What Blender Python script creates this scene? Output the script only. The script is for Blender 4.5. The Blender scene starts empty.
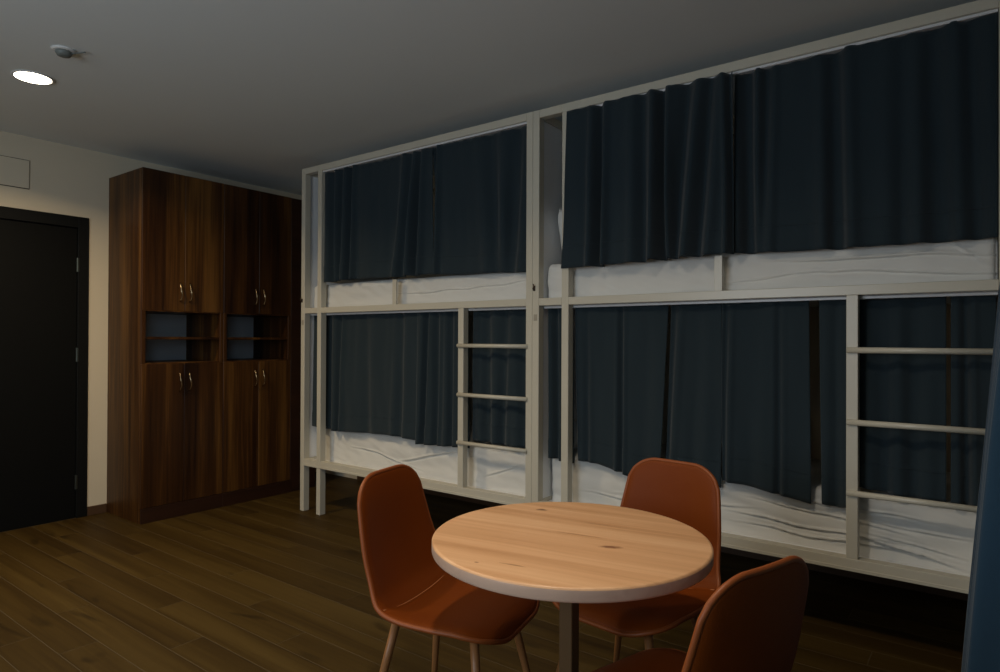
import bpy, math, random
import numpy as np
from mathutils import Matrix, Vector, noise
random.seed(7)
C = bpy.context.scene.collection
sc = bpy.context.scene

# ------------------------------------------------------------------ camera
cam_d = bpy.data.cameras.new('camera'); cam = bpy.data.objects.new('camera', cam_d); C.objects.link(cam)
yaw, pitch, roll = math.radians(53.2285), math.radians(.3251), math.radians(.2364)
fwd = np.array([-math.cos(yaw), math.sin(yaw), 0.]); rgt = np.array([math.sin(yaw), math.cos(yaw), 0.]); up = np.array([0, 0, 1.])
F = fwd*math.cos(pitch) + up*math.sin(pitch); U = np.cross(rgt, F)
R = rgt*math.cos(roll) + U*math.sin(roll); U = np.cross(R, F)
cam.matrix_world = Matrix(((R[0], U[0], -F[0], 0), (R[1], U[1], -F[1], 0), (R[2], U[2], -F[2], 1.28), (0, 0, 0, 1)))
cam_d.sensor_width = 36; cam_d.lens = 646.32*36/1000; cam_d.clip_start = .02
sc.camera = cam

# ------------------------------------------------------------------ world, lights, exposure
world = bpy.data.worlds.new('world'); sc.world = world; world.use_nodes = True
bg = world.node_tree.nodes['Background']; bg.inputs[0].default_value = (.25, .42, .7, 1); bg.inputs[1].default_value = .5
vs = sc.view_settings; vs.view_transform = 'Standard'; vs.look = 'None'; vs.gamma = 1; vs.use_curve_mapping = False
vs.exposure = 0.0
WARM = {'door': (1, .76, .45), 'middle': (1, .80, .55), 'table': (1, .84, .64)}
LAMP_W = {'door': 22.0, 'middle': 9.0, 'table': 12.0}
WINDOW_W, SIDE_WINDOW_W = 37.0, 8.5
def light(name, kind, loc, energy, color, parent=None, rot=(0, 0, 0), **kw):
    d = bpy.data.lights.new(name, kind); d.energy = energy; d.color = color
    for k, v in kw.items(): setattr(d, k, v)
    o = bpy.data.objects.new(name, d); C.objects.link(o); o.location = loc; o.rotation_euler = rot
    if parent: o.parent = parent
    return o
# dusk daylight that comes in through the window of the back wall
light('window_daylight', 'AREA', (-1.9, -1.66, 1.6), WINDOW_W, (.80, .90, 1), rot=(math.radians(90), 0, 0), shape='RECTANGLE', size=1.45, size_y=1.3)
light('side_window_daylight', 'AREA', (.49, -.75, 1.6), SIDE_WINDOW_W, (.55, .78, 1), rot=(math.radians(90), 0, math.radians(90)), shape='RECTANGLE', size=.95, size_y=1.3)

# ------------------------------------------------------------------ materials
def mat(name, col, rough=.6, spec=.5, metal=0, var=None, bump=None, emis=None, coat=0, sheen=0):
    """var=(scale xyz, strength, second colour), bump=(scale, strength)"""
    m = bpy.data.materials.new(name); m.use_nodes = True; nt = m.node_tree; b = nt.nodes['Principled BSDF']
    b.inputs['Base Color'].default_value = (*col, 1); b.inputs['Roughness'].default_value = rough
    b.inputs['Specular IOR Level'].default_value = spec; b.inputs['Metallic'].default_value = metal
    b.inputs['Coat Weight'].default_value = coat; b.inputs['Sheen Weight'].default_value = sheen
    tc = nt.nodes.new('ShaderNodeTexCoord')
    if var:
        mp = nt.nodes.new('ShaderNodeMapping'); mp.inputs['Scale'].default_value = var[0]
        n = nt.nodes.new('ShaderNodeTexNoise'); n.inputs['Scale'].default_value = 1; n.inputs['Detail'].default_value = 6
        mx = nt.nodes.new('ShaderNodeMix'); mx.data_type = 'RGBA'
        mx.inputs[6].default_value = (*col, 1); mx.inputs[7].default_value = (*var[2], 1)
        rp = nt.nodes.new('ShaderNodeMapRange'); rp.inputs[1].default_value = .35; rp.inputs[2].default_value = .65; rp.inputs[4].default_value = var[1]
        nt.links.new(tc.outputs['Object'], mp.inputs[0]); nt.links.new(mp.outputs[0], n.inputs['Vector'])
        nt.links.new(n.outputs[0], rp.inputs[0]); nt.links.new(rp.outputs[0], mx.inputs[0]); nt.links.new(mx.outputs[2], b.inputs['Base Color'])
    if bump:
        n2 = nt.nodes.new('ShaderNodeTexNoise'); n2.inputs['Scale'].default_value = bump[0]; n2.inputs['Detail'].default_value = 4
        bp = nt.nodes.new('ShaderNodeBump'); bp.inputs['Strength'].default_value = bump[1]; bp.inputs['Distance'].default_value = .002
        nt.links.new(tc.outputs['Object'], n2.inputs['Vector']); nt.links.new(n2.outputs[0], bp.inputs['Height']); nt.links.new(bp.outputs[0], b.inputs['Normal'])
    if emis:
        b.inputs['Emission Color'].default_value = (*emis[0], 1); b.inputs['Emission Strength'].default_value = emis[1]
    return m

def wood(name, cols, axis, band, grain, rough=.45, spec=.4, per_object=0., knots=(), spots=0, coat=0):
    """banded wood: tone bands across the grain, fine streaks along it; axis = grain axis 0/1/2"""
    m = bpy.data.materials.new(name); m.use_nodes = True; nt = m.node_tree; L = nt.links; N = nt.nodes
    b = N['Principled BSDF']; b.inputs['Roughness'].default_value = rough; b.inputs['Specular IOR Level'].default_value = spec
    b.inputs['Coat Weight'].default_value = coat; b.inputs['Coat Roughness'].default_value = .3
    tc = N.new('ShaderNodeTexCoord'); oi = N.new('ShaderNodeObjectInfo')
    add = N.new('ShaderNodeVectorMath'); add.operation = 'ADD'
    mul = N.new('ShaderNodeVectorMath'); mul.operation = 'SCALE'; mul.inputs[0].default_value = (37, 53, 71); L.new(oi.outputs['Random'], mul.inputs['Scale'])
    L.new(tc.outputs['Object'], add.inputs[0]); L.new(mul.outputs[0], add.inputs[1])
    def nz(scale_across, scale_along, detail, dist=0):
        s = [scale_across]*3; s[axis] = scale_along
        mp = N.new('ShaderNodeMapping'); mp.inputs['Scale'].default_value = s; L.new(add.outputs[0], mp.inputs[0])
        n = N.new('ShaderNodeTexNoise'); n.inputs['Scale'].default_value = 1; n.inputs['Detail'].default_value = detail; n.inputs['Distortion'].default_value = dist
        L.new(mp.outputs[0], n.inputs['Vector']); return n.outputs[0]
    a = nz(band, band*.04, 2, .3); g = nz(grain, grain*.03, 7, .6)
    mm = N.new('ShaderNodeMath'); mm.operation = 'MULTIPLY_ADD'; L.new(g, mm.inputs[0]); mm.inputs[1].default_value = .45
    m2 = N.new('ShaderNodeMath'); m2.operation = 'MULTIPLY'; L.new(a, m2.inputs[0]); m2.inputs[1].default_value = .75; L.new(m2.outputs[0], mm.inputs[2])
    val = mm.outputs[0]
    if per_object:
        m3 = N.new('ShaderNodeMath'); m3.operation = 'MULTIPLY_ADD'; L.new(oi.outputs['Random'], m3.inputs[0]); m3.inputs[1].default_value = per_object; L.new(val, m3.inputs[2])
        m4 = N.new('ShaderNodeMath'); m4.operation = 'SUBTRACT'; L.new(m3.outputs[0], m4.inputs[0]); m4.inputs[1].default_value = per_object/2; val = m4.outputs[0]
    cr = N.new('ShaderNodeValToRGB'); cr.color_ramp.elements[0].position = .38; cr.color_ramp.elements[1].position = .82
    cr.color_ramp.elements[0].color = (*cols[0], 1); cr.color_ramp.elements[1].color = (*cols[-1], 1)
    for i, c in enumerate(cols[1:-1]):
        e = cr.color_ramp.elements.new(.38 + .44*(i+1)/(len(cols)-1)); e.color = (*c, 1)
    L.new(val, cr.inputs[0]); out = cr.outputs[0]
    for (kx, ky, kr, ks, ang, kc) in knots:
        mp = N.new('ShaderNodeMapping'); mp.vector_type = 'TEXTURE'; mp.inputs['Location'].default_value = (kx, ky, 0); mp.inputs['Rotation'].default_value = (0, 0, ang)
        mp.inputs['Scale'].default_value = (kr*ks, kr, 1); L.new(tc.outputs['Object'], mp.inputs[0])
        n = N.new('ShaderNodeTexNoise'); n.inputs['Scale'].default_value = 60; L.new(tc.outputs['Object'], n.inputs['Vector'])
        sx = N.new('ShaderNodeSeparateXYZ'); L.new(mp.outputs[0], sx.inputs[0]); cx = N.new('ShaderNodeCombineXYZ')
        L.new(sx.outputs[0], cx.inputs[0]); L.new(sx.outputs[1], cx.inputs[1])
        ln = N.new('ShaderNodeVectorMath'); ln.operation = 'LENGTH'; L.new(cx.outputs[0], ln.inputs[0])
        ad = N.new('ShaderNodeMath'); ad.operation = 'MULTIPLY_ADD'; L.new(n.outputs[0], ad.inputs[0]); ad.inputs[1].default_value = .9; L.new(ln.outputs['Value'], ad.inputs[2])
        mr = N.new('ShaderNodeMapRange'); mr.inputs[1].default_value = .8; mr.inputs[2].default_value = 1.5; mr.inputs[3].default_value = .85; mr.inputs[4].default_value = 0
        L.new(ad.outputs[0], mr.inputs[0])
        mx = N.new('ShaderNodeMix'); mx.data_type = 'RGBA'; mx.inputs[7].default_value = (*kc, 1)
        L.new(mr.outputs[0], mx.inputs[0]); L.new(out, mx.inputs[6]); out = mx.outputs[2]
    if spots:
        n = nz(spots, spots*.25, 2, .5)
        mr = N.new('ShaderNodeMapRange'); mr.inputs[1].default_value = .66; mr.inputs[2].default_value = .74; mr.inputs[4].default_value = .6; L.new(n, mr.inputs[0])
        mx = N.new('ShaderNodeMix'); mx.data_type = 'RGBA'; mx.inputs[7].default_value = (*[c*.45 for c in cols[0]], 1)
        L.new(mr.outputs[0], mx.inputs[0]); L.new(out, mx.inputs[6]); out = mx.outputs[2]
    L.new(out, b.inputs['Base Color'])
    bp = N.new('ShaderNodeBump'); bp.inputs['Strength'].default_value = .15; bp.inputs['Distance'].default_value = .001
    L.new(g, bp.inputs['Height']); L.new(bp.outputs[0], b.inputs['Normal'])
    return m

M = {}
M['wall'] = mat('wall_paint', (.68, .60, .46), .85, .2, bump=(180, .15))
M['ceiling'] = mat('ceiling_paint', (.80, .84, .84), .9, .2, bump=(120, .1))
M['frame'] = mat('taupe_steel', (.57, .53, .43), .32, .5, var=((3, 3, 3), .3, (.53, .49, .39)))
M['rail'] = mat('white_rail', (.7, .7, .7), .35)
M['panel'] = mat('white_board', (.86, .87, .88), .5)
M['sheet'] = mat('white_sheet', (.70, .69, .65), .9, .2, bump=(400, .3), var=((2, 2, 2), .25, (.62, .61, .57)))
M['curtain'] = mat('slate_cloth', (.025, .037, .044), .95, .06, bump=(700, .5), var=((2, 2, 1), .5, (.021, .033, .041)), sheen=.15)
M['blue'] = mat('blue_cloth', (.013, .042, .078), .9, .2, bump=(600, .4), sheen=.2)
M['leather'] = mat('rust_leather', (.165, .034, .003), .5, .13, var=((6, 6, 6), .5, (.155, .030, .003)), bump=(260, .25))
M['welt'] = mat('welt_leather', (.24, .062, .014), .45, .3)
M['thread'] = mat('thread', (.5, .2, .08), .7)
M['leg'] = mat('bronze_steel', (.30, .13, .045), .4, .4)
M['post'] = mat('dark_brown_post', (.12, .068, .03), .4, .4)
M['glide'] = mat('black_plastic', (.02, .02, .02), .5)
M['black'] = mat('black_lacquer', (.004, .0045, .0045), .6, .2)
M['blackleaf'] = mat('black_leaf', (.003, .0033, .0033), .6, .15)
M['steel'] = mat('brushed_steel', (.16, .18, .16), .35, .5, metal=1)
M['brass'] = mat('aged_brass', (.55, .42, .25), .25, .5, metal=1)
M['hook'] = mat('dark_hook', (.09, .06, .04), .4, .5, metal=.6)
M['plate'] = mat('pale_plate', (.35, .31, .24), .5)
M['seam'] = mat('dark_gap', (.03, .028, .025), .8)
M['white'] = mat('white_plastic', (.7, .7, .68), .4)
M['grey'] = mat('grey_plastic', (.16, .18, .17), .5)
M['glow'] = mat('lamp_diffuser', (.9, .9, .9), .5, emis=((1, .9, .72), 9))
M['walnut'] = wood('walnut_laminate', [(.012, .0035, .001), (.052, .019, .004), (.15, .066, .014)], 2, 10, 60, rough=.42, spec=.3, per_object=.16)
M['walnutd'] = wood('walnut_plinth', [(.02, .007, .003), (.04, .014, .006)], 1, 9, 60, rough=.45)
M['oak'] = wood('oak_floor', [(.028, .0145, .003), (.052, .030, .0065), (.078, .048, .012)], 0, 7, 42, rough=.55, spec=.14, per_object=.10, spots=9)
M['grout'] = mat('floor_grout', (.075, .052, .024), .8)
M['base'] = mat('brown_baseboard', (.07, .035, .016), .5)
M['top'] = wood('beech_top', [(.52, .27, .12), (.68, .38, .19), (.79, .48, .26)], 0, 11, 55, rough=.4, spec=.45, coat=.15,
                knots=[(-.174, .2105, .013, 1.6, .2, (.13, .05, .02)), (.129, -.040, .013, 2.6, .3, (.2, .07, .025)), (-.036, -.275, .005, 8, .03, (.36, .17, .07)), (.02, .02, .006, 14, .02, (.42, .21, .09)), (-.12, -.30, .005, 1.4, 0, (.28, .11, .04)), (.05, .14, .004, 20, -.03, (.44, .22, .10))])
M['edge'] = wood('beech_edge_shine', [(.58, .37, .26), (.78, .53, .39)], 0, 9, 40, rough=.35, spec=.5, coat=.2)  # pinkish window shine on the table rim is put into this beech colour
gl = bpy.data.materials.new('glass'); gl.use_nodes = True; gb = gl.node_tree.nodes['Principled BSDF']
gb.inputs['Transmission Weight'].default_value = 1; gb.inputs['Roughness'].default_value = 0; gb.inputs['IOR'].default_value = 1.45
M['glass'] = gl

# ------------------------------------------------------------------ helpers
def tag(o, label=None, cat=None, group=None, kind=None):
    if label: o['label'] = label
    if cat: o['category'] = cat
    if group: o['group'] = group
    if kind: o['kind'] = kind
    return o
def link(name, me, m, parent=None, smooth=False):
    o = bpy.data.objects.new(name, me); C.objects.link(o)
    if m and not me.materials: me.materials.append(m)
    if parent: o.parent = parent
    if smooth: me.polygons.foreach_set('use_smooth', [True]*len(me.polygons))
    return o
def empty(name, loc, rz=0):
    o = bpy.data.objects.new(name, None); C.objects.link(o); o.location = loc; o.rotation_euler = (0, 0, rz); o.empty_display_size = .1
    return o
class MB:
    def __init__(s): s.v = []; s.f = []
    def add(s, v, f):
        n = len(s.v); s.v += [tuple(float(c) for c in p) for p in v]; s.f += [tuple(i+n for i in q) for q in f]; return s
    def box(s, x0, x1, y0, y1, z0, z1, c=.0):
        """box with all edges chamfered by c"""
        if c <= 0:
            v = [(x, y, z) for x in (x0, x1) for y in (y0, y1) for z in (z0, z1)]
            return s.add(v, [(0, 1, 3, 2), (4, 6, 7, 5), (0, 4, 5, 1), (2, 3, 7, 6), (0, 2, 6, 4), (1, 5, 7, 3)])
        v = []; idx = {}
        for i, x in enumerate((x0, x1)):
            for j, y in enumerate((y0, y1)):
                for k, z in enumerate((z0, z1)):
                    sx, sy, sz = (1, -1)[i], (1, -1)[j], (1, -1)[k]
                    for a in range(3):
                        p = [x + sx*c*(a != 0), y + sy*c*(a != 1), z + sz*c*(a != 2)]
                        idx[i, j, k, a] = len(v); v.append(p)
        f = []
        for a in range(3):
            for e in (0, 1):
                o = [(0, 0), (0, 1), (1, 1), (1, 0)]; q = []
                for (b, d) in o:
                    t = [0, 0, 0]; t[a] = e; t[(a+1) % 3] = b; t[(a+2) % 3] = d; q.append(idx[t[0], t[1], t[2], a])
                f.append(tuple(q if e == 0 else q[::-1]))
        for a in range(3):   # edges parallel to axis a
            b, d = (a+1) % 3, (a+2) % 3
            for e in (0, 1):
                for g in (0, 1):
                    t0 = [0, 0, 0]; t1 = [0, 0, 0]; t0[a] = 0; t1[a] = 1; t0[b] = t1[b] = e; t0[d] = t1[d] = g
                    q = [idx[(*t0, b)], idx[(*t1, b)], idx[(*t1, d)], idx[(*t0, d)]]
                    f.append(tuple(q if (e ^ g) == 0 else q[::-1]))
        for i in (0, 1):
            for j in (0, 1):
                for k in (0, 1):
                    q = [idx[i, j, k, 0], idx[i, j, k, 1], idx[i, j, k, 2]]
                    f.append(tuple(q if (i ^ j ^ k) else q[::-1]))
        return s.add(v, f)
    def tube(s, pts, r, n=10, closed=False, cap=True):
        pts = [np.array(p, float) for p in pts]; m = len(pts); rr = r if hasattr(r, '__len__') else [r]*m
        v = []; ref = None
        for i, p in enumerate(pts):
            a = pts[(i-1) % m] if (closed or i > 0) else p; b = pts[(i+1) % m] if (closed or i < m-1) else p
            t = b-a; t = t/(np.linalg.norm(t)+1e-12)
            if ref is None:
                ref = np.array([0, 0, 1.]) if abs(t[2]) < .9 else np.array([1., 0, 0])
            u = ref - t*(ref@t); u /= np.linalg.norm(u); w = np.cross(t, u); ref = u
            for k in range(n):
                th = 2*math.pi*k/n; v.append(p + rr[i]*(math.cos(th)*u + math.sin(th)*w))
        f = []
        for i in range(m if closed else m-1):
            for k in range(n):
                j = (i+1) % m; f.append((i*n+k, i*n+(k+1) % n, j*n+(k+1) % n, j*n+k))
        if cap and not closed: f += [tuple(range(n))[::-1], tuple((m-1)*n+k for k in range(n))]
        return s.add(v, f)
    def lathe(s, prof, n=32, c=(0, 0), caps=(1, 1)):
        v = []; f = []
        for (r, z) in prof:
            for k in range(n):
                a = 2*math.pi*k/n; v.append((c[0]+r*math.cos(a), c[1]+r*math.sin(a), z))
        for i in range(len(prof)-1):
            for k in range(n): f.append((i*n+k, i*n+(k+1) % n, (i+1)*n+(k+1) % n, (i+1)*n+k))
        if caps[0]: f.append(tuple(range(n))[::-1])
        if caps[1]: f.append(tuple((len(prof)-1)*n+k for k in range(n)))
        return s.add(v, f)
    def mesh(s, name):
        me = bpy.data.meshes.new(name); me.from_pydata(s.v, [], s.f); me.validate(); me.update(); return me
    def build(s, name, m, parent=None, smooth=False): return link(name, s.mesh(name), m, parent, smooth)
def grid_faces(nx, nz): return [(i*nz+j, (i+1)*nz+j, (i+1)*nz+j+1, i*nz+j+1) for i in range(nx-1) for j in range(nz-1)]
def structure(o): o['kind'] = 'structure'; return o

# ------------------------------------------------------------------ room shell
XL, XR, YB, YF, ZC = -5.167, .42, -1.6, 3.955, 2.638
def W(name, boxes, m=M['wall']):
    b = MB()
    for q in boxes: b.box(*q)
    return structure(b.build(name, m))
W('wall_front', [(XL-.15, XR+.15, YF, YF+.15, 0, ZC)])
SY0, SY1 = -1.3, -.2
W('wall_right', [(XR, XR+.15, YB, SY0, 0, ZC), (XR, XR+.15, SY1, YF, 0, ZC), (XR, XR+.15, SY0, SY1, 0, .9), (XR, XR+.15, SY0, SY1, 2.3, ZC)])
DY0, DY1, DZ = .945, 1.953, 2.143
W('wall_left', [(XL-.15, XL, YB, DY0, 0, ZC), (XL-.15, XL, DY1, YF, 0, ZC), (XL-.15, XL, DY0, DY1, DZ, ZC)])
WX0, WX1, WZ0, WZ1 = -2.7, -1.1, .9, 2.3
W('wall_back', [(XL-.15, WX0, YB-.15, YB, 0, ZC), (WX1, XR+.15, YB-.15, YB, 0, ZC), (WX0, WX1, YB-.15, YB, 0, WZ0), (WX0, WX1, YB-.15, YB, WZ1, ZC)])
W('ceiling', [(XL-.15, XR+.15, YB-.15, YF+.15, ZC, ZC+.12)], M['ceiling'])
fl = W('floor', [(XL-.15, XR+.15, YB-.15, YF+.15, -.12, -.0008)], M['grout'])
PW, PL, G = .145, 1.2, .0022
rows = int((YF-YB)/PW)+2; y0 = 1.035 - math.ceil((1.035-YB)/PW)*PW
cache = {}
for r in range(rows):
    ya, yb = max(YB, y0+r*PW+G/2), min(YF, y0+(r+1)*PW-G/2)
    if yb-ya < .02: continue
    x = XL - PL*((r*.37+.16) % 1)
    if abs(y0+(r+1)*PW-1.035) < .01: x = -3.26 - 2*PL
    while x < XR:
        xa, xb = max(XL, x+G/2), min(XR, x+PL-G/2)
        if xb-xa > .03:
            key = (round(xb-xa, 3), round(yb-ya, 3))
            if key not in cache:
                hx, hy = key[0]/2, key[1]/2; c = .0012
                b = MB(); b.add([(-hx, -hy, -.003), (hx, -hy, -.003), (hx, hy, -.003), (-hx, hy, -.003), (-hx, -hy, -c), (hx, -hy, -c), (hx, hy, -c), (-hx, hy, -c),
                                 (-hx+c, -hy+c, 0), (hx-c, -hy+c, 0), (hx-c, hy-c, 0), (-hx+c, hy-c, 0)],
                                [(0, 1, 5, 4), (1, 2, 6, 5), (2, 3, 7, 6), (3, 0, 4, 7), (4, 5, 9, 8), (5, 6, 10, 9), (6, 7, 11, 10), (7, 4, 8, 11), (8, 9, 10, 11)])
                cache[key] = b.mesh('plank'); cache[key].materials.append(M['oak'])
            o = bpy.data.objects.new('plank', cache[key]); C.objects.link(o); o.location = ((xa+xb)/2, (ya+yb)/2, 0); o.parent = fl
        x += PL
# baseboards
def bb(name, x0, x1, y0_, y1_): structure(MB().box(x0, x1, y0_, y1_, 0, .065, .002).build(name, M['base']))
bb('baseboard_left', XL, XL+.012, DY1+.003, 2.082); bb('baseboard_left', XL, XL+.012, YB, DY0-.003)
bb('baseboard_front', XL+.6, XR, YF-.012, YF); bb('baseboard_right', XR-.012, XR, YB, YF-.012); bb('baseboard_back', XL+.012, XR-.012, YB, YB+.012)
# window of the back wall
def window(name, loc, hx, hz, rz):
  wn = structure(empty(name, loc, rz)); b = MB()
  for q in ((-hx, -hx+.06, 0, hz), (hx-.06, hx, 0, hz), (-hx+.06, hx-.06, 0, .06), (-hx+.06, hx-.06, hz-.06, hz), (-.035, .035, .06, hz-.06)): b.box(q[0], q[1], -.12, -.06, q[2], q[3], .004)
  b.build('window_frame', M['white'], wn)
  for xa, xb in ((-hx+.06, -.035), (.035, hx-.06)): MB().box(xa, xb, -.093, -.087, .06, hz-.06).build('pane', M['glass'], wn)
window('window_1', ((WX0+WX1)/2, YB, WZ0), (WX1-WX0)/2, WZ1-WZ0, 0)
window('window_2', (XR, (SY0+SY1)/2, .9), (SY1-SY0)/2, 1.4, math.pi/2)
# black door
dr = structure(empty('door_1', (XL, (DY0+DY1)/2, 0))); hy = (DY1-DY0)/2
b = MB(); b.box(-.14, .012, -hy, -hy+.07, 0, DZ, .003); b.box(-.14, .012, hy-.07, hy, 0, DZ, .003); b.box(-.14, .012, -hy+.07, hy-.07, DZ-.08, DZ, .003)
b.build('door_frame', M['black'], dr)
MB().box(-.148, -.142, -hy+.001, hy-.001, 0, DZ-.001).build('leak_blocker', M['black'], dr)  # unseen black sheet added behind the door to stop sky light leaking in
lf = MB().box(-.045, -.005, -hy+.0705, hy-.0705, .0, DZ-.0805, .003).build('door_leaf', M['blackleaf'], dr)
for z in (.255, 1.16, 1.80):
    b = MB(); b.tube([(.003, hy-.072, z-.05), (.003, hy-.072, z+.05)], .007, 10); b.box(-.004, .0128, hy-.072, hy-.064, z-.048, z+.048)
    b.build('hinge', M['steel'], dr)
b = MB(); b.lathe([(.026, 0), (.026, .008), (.01, .009), (.01, .045)], 20)
hd = b.build('door_handle', M['steel'], dr, True); hd.rotation_euler = (0, math.pi/2, 0); hd.location = (-.005, -hy+.13, 1.03)
MB().tube([(0, 0, .04), (0, .12, .04)], .009, 12).build('handle_lever', M['steel'], hd, True)
# wall hatch above the door
h = tag(empty('access_panel', (XL, 1.3, 2.28)), 'white flush service hatch high on the wall above the black door', 'panel')
b = MB(); b.box(0, .003, -.2885, .2885, .002, .198); b.build('surround', M['seam'], h)
MB().box(.004, .010, -.286, .286, .006, .194, .002).build('cover', M['wall'], h)

# ------------------------------------------------------------------ ceiling lamps and detector
def downlight(x, y, key, label, spot=150):
    t = tag(empty('recessed_downlight', (x, y, ZC)), label, 'ceiling light')
    MB().lathe([(.080, -.001), (.093, -.001), (.095, -.004), (.092, -.006), (.082, -.006)], 40).build('trim_ring', M['white'], t, True)
    MB().lathe([(.0, -.0045), (.082, -.0045), (.081, -.0065), (.0, -.007)], 40).build('diffuser', M['glow'], t)
    light('lamp_light', 'AREA', (0, 0, -.012), LAMP_W[key], WARM[key], t, shape='DISK', size=.11, spread=math.radians(spot))
    return t
downlight(-3.963, 1.231, 'door', 'lit round recessed downlight in the ceiling near the black door')
downlight(-2.40, 1.05, 'middle', 'round recessed downlight in the ceiling between door and table')
downlight(-.90, .95, 'table', 'round recessed downlight in the ceiling over the round table')
t = tag(empty('smoke_detector', (-3.47, 1.20, ZC)), 'small round smoke detector on the ceiling beside the lit downlight', 'detector'); t.scale = (.82, .82, .82)
MB().lathe([(.062, 0), (.062, -.008), (.05, -.012)], 28).build('base', M['white'], t, True)
MB().lathe([(.042, -.010), (.042, -.022), (.033, -.036), (.018, -.040)], 28).build('sensor', M['grey'], t, True)
MB().tube([(.03, .03, -.02), (.10, .075, -.014)], .004, 8).build('test_stalk', M['grey'], t, True)

# ------------------------------------------------------------------ bunk beds
D = 2.981; PX, PY = .043, .050; BD = .95
Z_T0, Z_T1, Z_M0, Z_M1, Z_B0, Z_B1 = 2.507, 2.551, 1.4685, 1.509, .350, .390
def bunk(x0, x1, bay, lad, stubs, label):
    t = tag(empty('bunk_bed', (x0, D, 0)), label, 'bunk bed', 'built-in taupe steel bunk beds')
    Lw = x1-x0
    def part(name, q, m=M['frame'], c=.002): return MB().box(*q, c).build(name, m, t)
    ry = BD-PY
    part('post', (0, PX, 0, PY, 0, Z_T1)); part('post', (bay, bay+PX, 0, PY, 0, Z_T0)); part('post', (Lw-PX, Lw-.0008, 0, PY, 0, Z_T1))
    part('post', (0, PX, ry, BD, 0, Z_T1)); part('post', (Lw-PX, Lw-.0008, ry, BD, 0, Z_T1))
    part('ladder_post', (lad, lad+PX, .002, PY-.002, Z_B1-.002, Z_M0))
    for s in stubs: part('guard_stub', (s, s+.036, .002, .014, Z_M1, 1.672), c=.001)
    for z0, z1 in ((Z_T0, Z_T1), (Z_M0, Z_M1), (Z_B0, Z_B1)):
        part('beam', (PX, bay, .0006, PY, z0, z1)); part('beam', (bay if z0 > 2 else bay+PX, Lw-PX, .0006, PY, z0, z1)); part('beam', (PX, Lw-PX, ry, BD, z0, z1))
        part('side_beam', (.003, PX-.003, PY, ry, z0, z1)); part('side_beam', (Lw-PX+.003, Lw-.004, PY, ry, z0, z1))
    part('angle_lip', (PX, Lw-PX, -.004, .0, Z_B0-.010, Z_B0+.004), c=.001)
    part('end_board', (.012, .030, PY, ry, Z_B1, Z_T0), M['panel'], .001)
    for z in (Z_M0-.001, Z_B0+.012): part('bed_base', (PX, Lw-PX, PY, ry, z, z+.012), M['panel'], .001)
    for z, lo in ((Z_T0-.012, bay+PX), (Z_M0-.014, PX+.002)):
        part('curtain_rail', (lo, Lw-PX-.002, PY+.001 if z < 2 else .012, PY+.016 if z < 2 else .040, z, z+.0118), M['rail'], .001)
    for z in (1.243, .948, .659):
        b = MB(); b.tube([(lad+.004, -.004, z), (Lw-PX+.012, -.004, z)], .0122, 12); b.build('ladder_rung', M['frame'], t, True)
    lz = 1.575
    b = MB(); b.tube([(.012, -.002, lz-.02), (.012, -.012, lz-.012), (.020, -.016, lz), (.012, -.010, lz+.012)], .0035, 8); b.box(.006, .02, -.003, .0, lz-.024, lz+.004)
    b.build('latch_hook', M['hook'], t, True)
    if bay > .185+.0035 or True:
        MB().box(.010, .032, -.002, 0, 1.385, 1.42, .0006).build('label_plate', M['plate'], t)
    return t
B1X, B2X = -4.087, -2.005
bunk(B1X, B2X, .191, 1.540, (.971,), 'left taupe steel bunk bed next to the walnut cabinets')
bunk(B2X, .090, .189, 1.554, (1.010,), 'right taupe steel bunk bed behind the round table')

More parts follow.
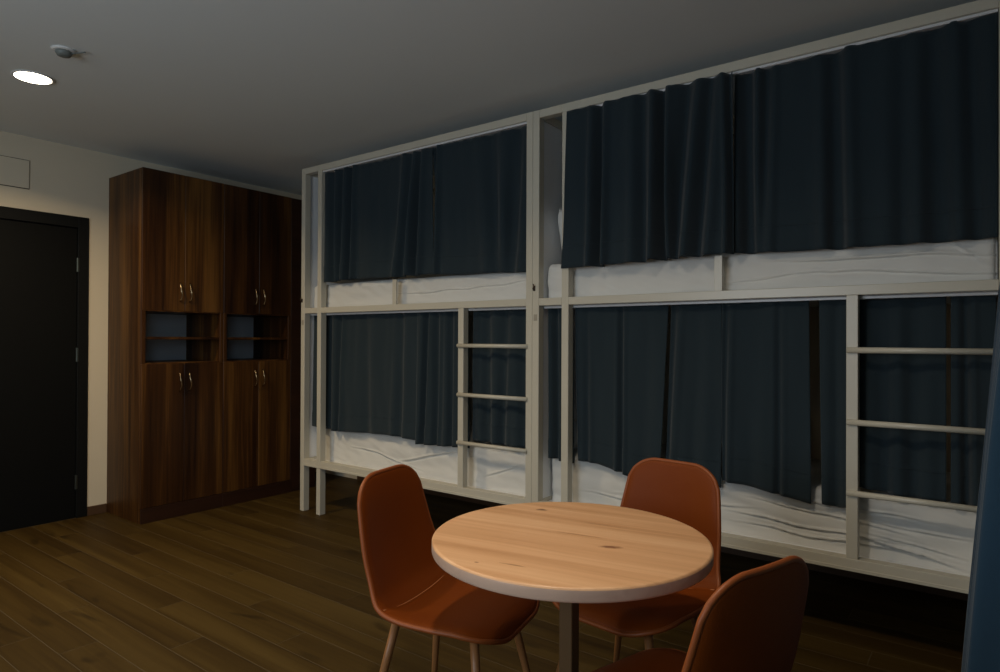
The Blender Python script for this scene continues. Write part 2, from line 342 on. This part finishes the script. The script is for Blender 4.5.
# mattresses under white sheets
def smooth(a, b, x):
    t = np.clip((x-a)/(b-a), 0, 1); return t*t*(3-2*t)
def bedding(name, x0, x1, z0, z1, label, group, seed, sag=0., creases=(), top_wave=.006):
    yf, yb = D+PY+(.020 if z0 > 1 else .068), D+BD-PY-.012
    prof = []                                     # (y, z) around: front bottom -> front top -> back
    h = z1-z0; r = .035
    n1 = 48
    for i in range(n1): prof.append((0, z0+(h-r)*i/(n1-1)))
    for i in range(1, 7):
        a = math.pi/2*i/6; prof.append((r-r*math.cos(a), z1-r+r*math.sin(a)))
    for i in range(1, 16): prof.append((r+(yb-yf-2*r)*i/15, z1))
    for i in range(1, 5):
        a = math.pi/2*i/4; prof.append((yb-yf-r+r*math.sin(a), z1-r+r*math.cos(a)))
    prof.append((yb-yf, z0))
    nx = 260; m = len(prof); V = []
    for i in range(nx):
        u = i/(nx-1); x = x0+(x1-x0)*u; e = min(u, 1-u)*(x1-x0)
        for (y, z) in prof:
            w = smooth(0, .05, z-z0)
            d = .010*noise.noise(Vector((x*3.1+seed, z*9, y*3))) + .006*noise.noise(Vector((x*9+seed, z*22+x*5, y*6)))
            for (cx, cz, sl, ln, wd, dp) in creases:      # ridge + valley lines across the hanging face
                wd_ = wd*.55; dz = z-(cz+sl*(x-cx)+.02*noise.noise(Vector((x*4, seed, cz*9)))); al = math.exp(-((x-cx)/ln)**4)
                d += 1.1*dp*al*(math.exp(-(dz/wd_)**2) - .9*math.exp(-((dz+1.8*wd_)/wd_)**2))
            zz = z + w*(top_wave*noise.noise(Vector((x*2.3, seed*3, y*2)))*2 - sag*(1-abs(2*u-1))*.0)
            yy = yf+y-d*w*(1 if y < .2 else 0)
            if y >= .2: zz += d*1.2
            rr = .03
            xx = x
            if e < rr:
                k = rr-math.sqrt(max(rr*rr-(rr-e)**2, 0)); yy += k if y < .1 else (-k if y > yb-yf-.1 else 0); 
                if z > z1-.05: zz -= k*.6
            V.append((xx, max(yy, D+PY+.0005), zz))
    f = grid_faces(nx, m); f.append(tuple(range(m))[::-1]); f.append(tuple((nx-1)*m+k for k in range(m)))
    f += [(i*m, i*m+m-1, (i+1)*m+m-1, (i+1)*m) for i in range(nx-1)]
    me = bpy.data.meshes.new(name); me.from_pydata(V, [], f); me.validate(); me.update()
    o = link(name, me, M['sheet'], None, True); tag(o, label, 'mattress', group)
    return o
gm = 'sheeted mattresses in the bunk beds'
bedding('mattress', B1X+.046, B2X-.046, Z_M1-.027, 1.685, 'upper mattress under a white sheet in the left bunk bed', gm, 3, creases=[(-2.6, 1.60, .03, .5, .008, .006)])
bedding('mattress', B2X+.046, .044, Z_M1-.027, 1.700, 'upper mattress under a white sheet in the right bunk bed', gm, 11,
        creases=[(-.35, 1.63, -.05, .35, .010, .010), (-.25, 1.56, -.08, .3, .007, .007), (-.75, 1.57, .10, .2, .007, .005), (-.05, 1.62, -.75, .06, .008, .008)])
bedding('mattress', B1X+.046, B2X-.046, Z_B1-.025, .632, 'lower mattress under a white sheet in the left bunk bed', gm, 23,
        creases=[(-2.9, .52, .25, .25, .012, .008), (-3.3, .47, -.12, .3, .010, .007), (-2.3, .5, .3, .12, .01, .006)])
bedding('mattress', B2X+.046, .044, Z_B1-.025, .640, 'lower mattress under a white sheet in the right bunk bed', gm, 37,
        creases=[(-.62, .585, -.08, .38, .007, .012), (-.55, .530, -.11, .28, .006, .011), (-.60, .470, -.05, .30, .007, .012), (-.52, .425, -.02, .35, .006, .012),
                 (-.25, .425, -.17, .17, .008, .018), (-.22, .455, -.12, .15, .006, .008), (-.2, .52, -.03, .15, .007, .007), (-1.2, .5, .06, .3, .01, .008), (-1.5, .45, -.05, .2, .008, .007)])
# pillows leaning on the end boards
def pillow(x, y, z, label, rz=0, tilt=0.2, w=.34, h=.30):
    n = 22; V = []; f = []
    for side in (1, -1):
        for i in range(n):
            for j in range(n):
                a, b_ = 2*i/(n-1)-1, 2*j/(n-1)-1
                e = (1-a**4)*(1-b_**4); th = .07*max(e, 0)**.5
                th += .006*noise.noise(Vector((a*2+z, b_*3, side)))*e
                pin = 1-.06*(abs(a)**3)*(1-abs(b_)) - .0
                V.append((side*th, a*w*(1-.06*(1-b_*b_)*0-.05*(1-abs(b_))*abs(a)), h+b_*h*pin))
    g = grid_faces(n, n); f = g + [tuple(k+n*n for k in q[::-1]) for q in g]
    me = bpy.data.meshes.new('pillow'); me.from_pydata(V, [], f)
    import bmesh
    bm = bmesh.new(); bm.from_mesh(me); bmesh.ops.remove_doubles(bm, verts=bm.verts, dist=.0005); bm.to_mesh(me); bm.free(); me.update()
    o = link('pillow', me, M['sheet'], None, True); o.location = (x, y, z); o.rotation_euler = (0, tilt, rz)
    return tag(o, label, 'pillow', 'white pillows at the heads of the bunks')
pillow(B2X+.15, D+.385, 1.722, 'white pillow propped at the head of the upper right bunk', 0, -.16, .27, .15)
pillow(B1X+.125, D+.46, 1.707, 'white pillow propped at the head of the upper left bunk', 0, -.12, .33, .08)
pillow(B2X+.125, D+.46, .662, 'white pillow at the head of the lower right bunk', 0, -.12, .33, .08)
pillow(B1X+.125, D+.46, .654, 'white pillow at the head of the lower left bunk', 0, -.12, .33, .08)

# ------------------------------------------------------------------ bunk curtains
GC = 'slate cloth curtains hung on the bunk beds'
def curtain(xt, xb, zt, zb, y, label, folds=(), seed=0, ripple=.006, hem=.115, amp=1., ylim=None, group=GC, m=M['curtain'], name='curtain', nzr=44, res=.006, lean=(0, 0)):
    """xt,xb = left/right x at top and bottom; zb=(left,...,right) bottom heights; folds=(x top, x bottom, width, depth)"""
    n = max(40, int((xt[1]-xt[0])/res)); V = []
    zbs = np.interp(np.linspace(0, 1, n), np.linspace(0, 1, len(zb)), zb)
    for i in range(n):
        s = i/(n-1)
        for j in range(nzr):
            k = j/(nzr-1)                          # 0 bottom, 1 top
            L = xb[0]+(xt[0]-xb[0])*k**.8; Rr = xb[1]+(xt[1]-xb[1])*k**.8
            x = L+(Rr-L)*s
            z = zbs[i]+(zt-zbs[i])*k
            g = .45+.55*(1-k)**.7
            d = ripple*.35*g*math.sin(38*s*(xt[1]-xt[0])+seed+2.5*noise.noise(Vector((s*4, seed, 0))))
            d += .018*noise.noise(Vector((x*4+seed+z*.5, z*1.0, 1)))*amp + .004*noise.noise(Vector((x*16, z*4, seed)))
            for (ft, fb, w, dep) in folds:
                fx = fb+(ft-fb)*k; q = (x-fx)/w
                d += (2.7 if zt > 2 else 1.9)*dep*g*(math.exp(-q*q) - .55*math.exp(-(q-1.9)**2) - .45*math.exp(-(q+2.0)**2))
            lo, hi = ylim or ((D-.040-y, D+.062-y) if zt > 2 else (D+.0535-y, D+.113-y))
            if y > D+.02 or zt < 2: d = lo*math.tanh(d/lo) if d < 0 else hi*math.tanh(d/hi)
            d += .003*max(0, 1-(1-k)/.02)*math.sin(90*x+seed)   # gathered heading
            if hem and (z-zbs[i]) < hem: d -= .0035
            x += lean[0]*(1-k)
            zz = z + (.004*math.sin(60*x+seed)*noise.noise(Vector((x*5, seed, 3))) if j == nzr-1 else 0)
            V.append((x, y+d, zz))
    me = bpy.data.meshes.new(name); me.from_pydata(V, [], grid_faces(n, nzr)); me.update()
    o = link(name, me, m, None, True); tag(o, label, 'curtain', group)
    sd = o.modifiers.new('thickness', 'SOLIDIFY'); sd.thickness = .0022; sd.offset = 0
    if hem:
        zs = []
        for i in range(0, n, 2):
            j = int(np.argmin([abs(V[i*nzr+q][2]-zbs[i]-hem) for q in range(nzr)])); p = V[i*nzr+j]; zs.append((p[0], p[1]-.0028, p[2]))
        MB().tube(zs, .0016, 5).build('hem_stitch', M['curtain'], o)
    return o
# upper left bunk
curtain((-3.850, -2.785), (-3.848, -2.775), 2.492, (1.690, 1.700, 1.690, 1.692), D+.030, 'left one of the two upper curtains on the left bunk bed',
        [(-3.77, -3.75, .030, .020), (-3.56, -3.575, .022, .030), (-3.66, -3.68, .02, .012), (-2.97, -3.06, .030, .022), (-2.905, -2.93, .024, .030)], 1, .003)
curtain((-2.788, -2.052), (-2.782, -2.052), 2.492, (1.690, 1.676, 1.672, 1.660), D+.034, 'right one of the two upper curtains on the left bunk bed',
        [(-2.765, -2.79, .020, .030), (-2.33, -2.27, .04, .012), (-2.13, -2.18, .040, .016)], 5, .003)
# upper right bunk
curtain((-1.775, -.905), (-1.815, -.895), 2.497, (1.663, 1.664, 1.672, 1.676), D-.012, 'left one of the two upper curtains on the right bunk bed',
        [(-1.585, -1.60, .022, .028), (-1.345, -1.35, .028, .016), (-1.245, -1.245, .020, .032), (-1.115, -1.19, .03, .020), (-1.01, -1.07, .026, .016), (-.925, -.915, .012, .02)], 9, .003)
curtain((-.908, .0445), (-.900, .0445), 2.497, (1.676, 1.668, 1.664, 1.664, 1.664), D+.026, 'right one of the two upper curtains on the right bunk bed',
        [(-.855, -.84, .026, .030), (-.775, -.79, .020, .014), (-.50, -.485, .028, .024), (-.25, -.25, .03, .008), (-.155, -.13, .04, .014), (-.04, -.02, .03, .012)], 13, .003)
# lower left bunk
LZ = Z_M0-.014
curtain((-4.040, -2.950), (-4.036, -2.950), LZ, (.628, .612, .624, .632, .622), D+.074, 'wide lower curtain on the left bunk bed',
        [(-3.85, -3.84, .03, .022), (-3.73, -3.75, .02, .018), (-3.45, -3.45, .04, .006), (-3.1, -3.12, .03, .012)], 17, .004)
curtain((-2.948, -2.520), (-2.948, -2.500), LZ, (.600, .606, .612, .620), D+.070, 'narrow gathered lower curtain left of the ladder on the left bunk bed',
        [(-2.87, -2.90, .020, .028), (-2.78, -2.79, .018, .014), (-2.665, -2.665, .020, .018)], 21, .005)
curtain((-2.505, -2.052), (-2.495, -2.052), LZ, (.668, .660, .655), D+.085, 'lower curtain behind the ladder of the left bunk bed',
        [(-2.39, -2.38, .03, .016), (-2.25, -2.27, .025, .012), (-2.12, -2.11, .03, .014)], 25, .005)
# lower right bunk
curtain((-1.945, -1.790), (-1.935, -1.780), LZ, (.625, .615, .610), D+.085, 'narrow lower curtain strip between the two left posts of the right bunk bed',
        [(-1.90, -1.89, .018, .02), (-1.83, -1.83, .02, .014)], 29, .005)
curtain((-1.772, -1.248), (-1.755, -1.285), LZ, (.628, .625, .600, .572, .590), D+.074, 'lower curtain at the left end of the right bunk bed',
        [(-1.70, -1.70, .014, .006), (-1.50, -1.50, .012, .014), (-1.36, -1.38, .04, .006)], 33, .002)
curtain((-1.235, -.985), (-1.272, -.985), LZ, (.600, .595, .590), D+.078, 'lower curtain behind the far chair on the right bunk bed',
        [(-1.22, -1.26, .02, .02), (-1.1, -1.12, .03, .006)], 37, .002)
curtain((-.983, -.605), (-.983, -.595), LZ, (.622, .618, .606, .590, .575), D+.074, 'wide lower curtain left of the ladder on the right bunk bed',
        [(-.965, -.975, .014, .014), (-.73, -.73, .012, .008), (-.85, -.86, .04, .005)], 41, .002)
curtain((-.565, -.425), (-.555, -.425), LZ, (.580, .572, .590), D+.076, 'narrow lower curtain just left of the ladder on the right bunk bed',
        [(-.50, -.50, .02, .008)], 45, .002)
curtain((-.435, -.115), (-.425, -.115), LZ, (.672, .655, .652), D+.092, 'lower curtain behind the ladder of the right bunk bed',
        [(-.33, -.32, .03, .012), (-.22, -.23, .03, .010)], 49, .005)
curtain((-.100, .040), (-.100, .040), LZ, (.650, .648, .648), D+.082, 'lower curtain at the right end of the right bunk bed',
        [(-.055, -.05, .014, .016)], 53, .004)

# ------------------------------------------------------------------ walnut cabinets
CXF = -4.637; CH = 2.460; UW = .600
def bow(y, z0, z1, proj, r):
    pts = [(proj*math.sin(math.pi*k/12)**.6, y+.004*math.sin(2*math.pi*k/12), z0+(z1-z0)*k/12) for k in range(13)]
    return MB().tube(pts, [r*(1+.5*math.cos(2*math.pi*k/12)**2) for k in range(13)], 8)
def cabinet(y0_, label, side=True):
    t = tag(empty('tall_cabinet', (CXF, y0_, 0)), label, 'cabinet', 'tall walnut cabinets by the door wall')
    dp = -CXF+XL+.002
    def part(name, q, m=M['walnut'], c=.0012): return MB().box(*q, c).build(name, m, t)
    part('side_panel', (dp, -.020, 0, .018, 0, CH)); part('side_panel', (dp, -.020, UW-.018, UW-.0006, 0, CH))
    part('plinth', (dp, -.004, .018, UW-.018, 0, .098), M['walnutd'])
    part('plinth_face', (-.004, .006, .0, UW-.0006, 0, .100), M['walnutd'])
    part('top_panel', (dp, -.020, .018, UW-.018, CH-.018, CH))
    for z in (.098, 1.088, 1.468): part('shelf', (dp, -.020 if z < 1 else -.001, .018, UW-.018, z, z+.020))
    part('niche_shelf', (dp, -.010, .018, UW-.018, 1.272, 1.290))
    part('niche_stile', (-.019, .0, .0, .028, 1.103, 1.474)); part('niche_stile', (-.019, .0, UW-.028, UW-.0006, 1.103, 1.474))
    part('back_panel', (dp, dp+.006, .018, UW-.018, .118, CH-.018), M['panel'], 0)
    for k in (0, 1):
        ya, yb = (.0015, UW/2-.0015) if k == 0 else (UW/2+.0015, UW-.002)
        for z0, z1, hz0, hz1 in ((.103, 1.101, .90, 1.035), (1.476, CH+.001, 1.545, 1.68)):
            d = part('door', (-.019, .0, ya, yb, z0, z1), c=.0015)
            yh = yb-.034 if k == 0 else ya+.034
            bow(yh, hz0, hz1, .028, .0035).build('handle', M['brass'], d, True)
    return t
cabinet(2.085, 'tall walnut cabinet nearest the black door')
c2 = cabinet(2.685, 'tall walnut cabinet nearest the left bunk bed')
MB().box(-CXF+XL+.002, -.001, UW, UW+.25, 0, CH, .001).build('filler_panel', M['walnutd'], c2)

# ------------------------------------------------------------------ round table
TX, TY, TR = -.897, 1.518, .371
t = tag(empty('round_table', (TX, TY, 0)), 'round beech dining table with a knotty top on a dark post', 'table')
GA = math.radians(9.5)
prof = [(.001, .716), (TR-.006, .716), (TR-.002, .7175), (TR, .722), (TR, .7445)]
eb = MB().lathe(prof, 128, caps=(1, 0)); o = eb.build('tabletop_edge', M['edge'], t, True); o.rotation_euler = (0, 0, GA)
prof = [(TR, .7445), (TR-.0012, .7475), (TR-.0035, .7493), (TR-.007, .750), (.05, .750)]
o = MB().lathe(prof, 128, caps=(0, 1)).build('tabletop', M['top'], t, False); o.rotation_euler = (0, 0, GA)
for p in o.data.polygons: p.use_smooth = abs(p.normal.z) < .9995
MB().box(-.02, .02, -.02, .02, .02, .710, .002).build('post', M['post'], t)
MB().box(-.11, .11, -.11, .11, .710, .716, .001).build('mounting_plate', M['post'], t)
MB().box(-.27, .27, -.025, .025, .006, .028, .003).build('foot_bar', M['post'], t); MB().box(-.025, .025, -.27, .27, .006, .0278, .003).build('foot_bar', M['post'], t)
for a in range(4):
    x, y = .25*math.cos(a*math.pi/2), .25*math.sin(a*math.pi/2)
    MB().lathe([(.014, 0), (.016, .002), (.014, .007)], 16, (x, y)).build('foot', M['glide'], t)

# ------------------------------------------------------------------ shell chairs
def catmull(P, n):
    P = np.array(P, float); P = np.vstack([2*P[0]-P[1], P, 2*P[-1]-P[-2]]); out = []
    k = len(P)-3
    for i in range(n):
        s = i/(n-1)*k; a = min(int(s), k-1); t_ = s-a; p0, p1, p2, p3 = P[a:a+4]
        out.append(.5*((2*p1)+(-p0+p2)*t_+(2*p0-5*p1+4*p2-p3)*t_**2+(-p0+3*p1-3*p2+p3)*t_**3))
    return np.array(out)
#   forward, z, half width, dish
PR = [(.218, .430, .195, .004), (.190, .449, .210, .006), (.12, .460, .222, .010), (.03, .453, .232, .020), (-.07, .448, .234, .030), (-.145, .458, .226, .036),
      (-.195, .490, .214, .042), (-.225, .550, .200, .040), (-.245, .620, .192, .034), (-.258, .700, .182, .026), (-.268, .780, .170, .018), (-.274, .848, .154, .012)]
pc = catmull(PR, 400)
seg = np.r_[0, np.cumsum(np.linalg.norm(np.diff(pc[:, :2], axis=0), axis=1))]; SL = seg[-1]
def at(s):
    s = np.clip(s, 0, 1)*SL; return [np.interp(s, seg, pc[:, k]) for k in range(4)]
def nrm(s):
    a, b_ = at(s-.01), at(s+.01); d = np.array([b_[0]-a[0], b_[1]-a[1]]); d /= np.linalg.norm(d); return np.array([d[1], -d[0]])*1.0
CREASE = .455
def shell_meshes():
    ns, nt = 56, 29; top = []; bot = []; mid = []
    for i in range(ns):
        for j in range(nt):
            t_ = 2*j/(nt-1)-1; t_ = math.sin(t_*math.pi/2)*.35+t_*.65
            def cut(c, r):
                q = max(0, (abs(t_)-(1-c))/c); return r*(1-math.sqrt(max(0, 1-q*q)))
            sa, sb = cut(.60, .115), 1-cut(.55, .088)
            s = sa+(sb-sa)*i/(ns-1); d, z, w, ds = at(s); n_ = nrm(s)
            sgn = 1 if n_[1] > 0 or n_[0] > 0 else -1; n_ = n_*sgn
            if n_[1] < 0 and n_[0] < 0: n_ = -n_
            lift = ds*abs(t_)**2.2
            e = min(i, ns-1-i, j*1.6, (nt-1-j)*1.6)/6.; e = min(1, e); e = 1-(1-e)**2
            c = .007*math.exp(-((s-CREASE)/.010)**2)
            base = np.array([d, t_*w, z])+np.array([n_[0], 0, n_[1]])*lift
            nn = np.array([n_[0], 0, n_[1]])
            top.append(base+nn*(.006+.008*e-c*e)); bot.append(base-nn*(.006+.007*e)); mid.append(base)
    F_ = grid_faces(ns, nt); N = ns*nt
    V = top+bot; f = [q for q in F_]+[tuple(k+N for k in q[::-1]) for q in F_]
    ring = [i*nt for i in range(ns)]+[(ns-1)*nt+j for j in range(1, nt)]+[i*nt+nt-1 for i in range(ns-2, -1, -1)]+[j for j in range(nt-2, 0, -1)]
    for a, b_ in zip(ring, ring[1:]+ring[:1]): f.append((a, a+N, b_+N, b_))
    me = bpy.data.meshes.new('shell'); me.from_pydata([tuple(map(float, p)) for p in V], [], f); me.validate(); me.update()
    import bmesh
    bm = bmesh.new(); bm.from_mesh(me); bmesh.ops.recalc_face_normals(bm, faces=bm.faces); bm.to_mesh(me); bm.free()
    rim = [mid[k] for k in ring]
    r2 = []
    for k, p in enumerate(rim):
        if k == 0 or np.linalg.norm(p-r2[-1]) > .004: r2.append(p)
    pipe = MB().tube(r2, .0072, 8, closed=True).mesh('welt')
    i = int(round((CREASE)*(ns-1))); best = []
    for j in range(1, nt-1):
        col = [top[i_*nt+j] for i_ in range(ns)]
        t_ = 2*j/(nt-1)-1; t_ = math.sin(t_*math.pi/2)*.35+t_*.65
        d, z, w, ds = at(CREASE); n_ = nrm(CREASE)
        if n_[1] < 0 and n_[0] < 0 or n_[1] < 0: n_ = -n_
        best.append(np.array([d, t_*w, z])+np.array([n_[0], 0, n_[1]])*(ds*abs(t_)**2.2+.0085))
    seam = MB().tube(best, .0016, 6).mesh('seam')
    return me, pipe, seam
shell_me, welt_me, seam_me = shell_meshes()
def leg_mesh(sx, sy):
    a = np.array([sx*.13-.01, sy*.125, .436]); b_ = np.array([sx*.205-.01, sy*.215, .006])
    return MB().tube([a, a*.7+b_*.3, a*.35+b_*.65, b_], [.0135, .013, .011, .0085], 12).mesh('leg')
legs = [leg_mesh(sx, sy) for sx in (1, -1) for sy in (1, -1)]
bars = MB(); bars.tube([(.105, -.115, .428), (.105, .115, .428)], .008, 8); bars.tube([(-.125, -.115, .424), (-.125, .115, .424)], .008, 8); bars.tube([(.105, 0, .427), (-.125, 0, .424)], .008, 8)
bars_me = bars.mesh('under_frame')
glides = [MB().lathe([(.010, 0), (.011, .001), (.010, .007)], 12, (sx*.205-.01, sy*.215)).mesh('foot_glide') for sx in (1, -1) for sy in (1, -1)]
zip_me = MB().box(-.2815, -.2785, .10, .145, .700, .706, .0008).mesh('zip_end')
def chair(x, y, ang, label):
    t = tag(empty('shell_chair', (x, y, 0), math.radians(ang)), label, 'chair', 'rust leather shell chairs around the round table')
    s = link('seat_shell', shell_me, M['leather'], t, True)
    if not s.modifiers: s.modifiers.new('smooth', 'SUBSURF').levels = 1; s.modifiers[-1].render_levels = 1
    link('welt', welt_me, M['welt'], t, True); link('seam', seam_me, M['thread'], t, True)
    for m_ in legs: link('leg', m_, M['leg'], t, True)
    link('under_frame', bars_me, M['leg'], t, True)
    for m_ in glides: link('foot_glide', m_, M['glide'], t)
    return t
chair(-1.310, 1.540, 12, 'rust leather shell chair left of the round table, seat in view')
chair(-.908, 1.940, -97, 'rust leather shell chair on the far side of the round table')
chair(-.587, 1.378, 162, 'rust leather shell chair turned away, at the right front of the table')

# ------------------------------------------------------------------ blue curtain at the right wall
def wall_curtain():
    y0_, y1_ = 1.95, 2.80; n, m = 150, 60; V = []
    for i in range(n):
        s = i/(n-1); y = y0_+(y1_-y0_)*s
        for j in range(m):
            z = .03+(ZC-.06-.03)*j/(m-1)
            a = .030+.012*(1-z/2.6)
            x = .035+(z-1.37)*.076+.043 + a*math.sin(s*2*math.pi*8+.6+.5*noise.noise(Vector((s*3, z*.5, 0)))) + .012*noise.noise(Vector((y*3, z, 5)))
            V.append((x, y+.01*math.sin(s*50+z), z))
    me = bpy.data.meshes.new('long_curtain'); me.from_pydata(V, [], grid_faces(n, m)); me.update()
    o = link('long_curtain', me, M['blue'], None, True); tag(o, 'floor-length blue curtain at the right edge beside the right bunk bed', 'curtain')
    sd = o.modifiers.new('thickness', 'SOLIDIFY'); sd.thickness = .003
wall_curtain()
def bounce_block_curtain():  # dark cloth out of view, added to cut bounce from the right wall
    n, m = 170, 8; V = []
    for i in range(n):
        y = -.12+1.85*i/(n-1)
        for j in range(m):
            z = .04+(ZC-.08)*j/(m-1)
            V.append((.345+.03*math.sin(y*46+.4*math.sin(y*9))+.006*noise.noise(Vector((y*4, z, 2))), y, z))
    me = bpy.data.meshes.new('long_curtain'); me.from_pydata(V, [], grid_faces(n, m)); me.update()
    o = link('long_curtain', me, M['blue'], None, True); tag(o, 'unseen blue curtain added along the right wall to damp its bounce light', 'curtain')
    o.modifiers.new('thickness', 'SOLIDIFY').thickness = .003
bounce_block_curtain()
cr = MB().box(.12, .21, 1.85, 2.90, ZC-.028, ZC, .002).build('curtain_track', M['white']); tag(cr, 'white ceiling track that carries the long blue curtain', 'curtain rail')
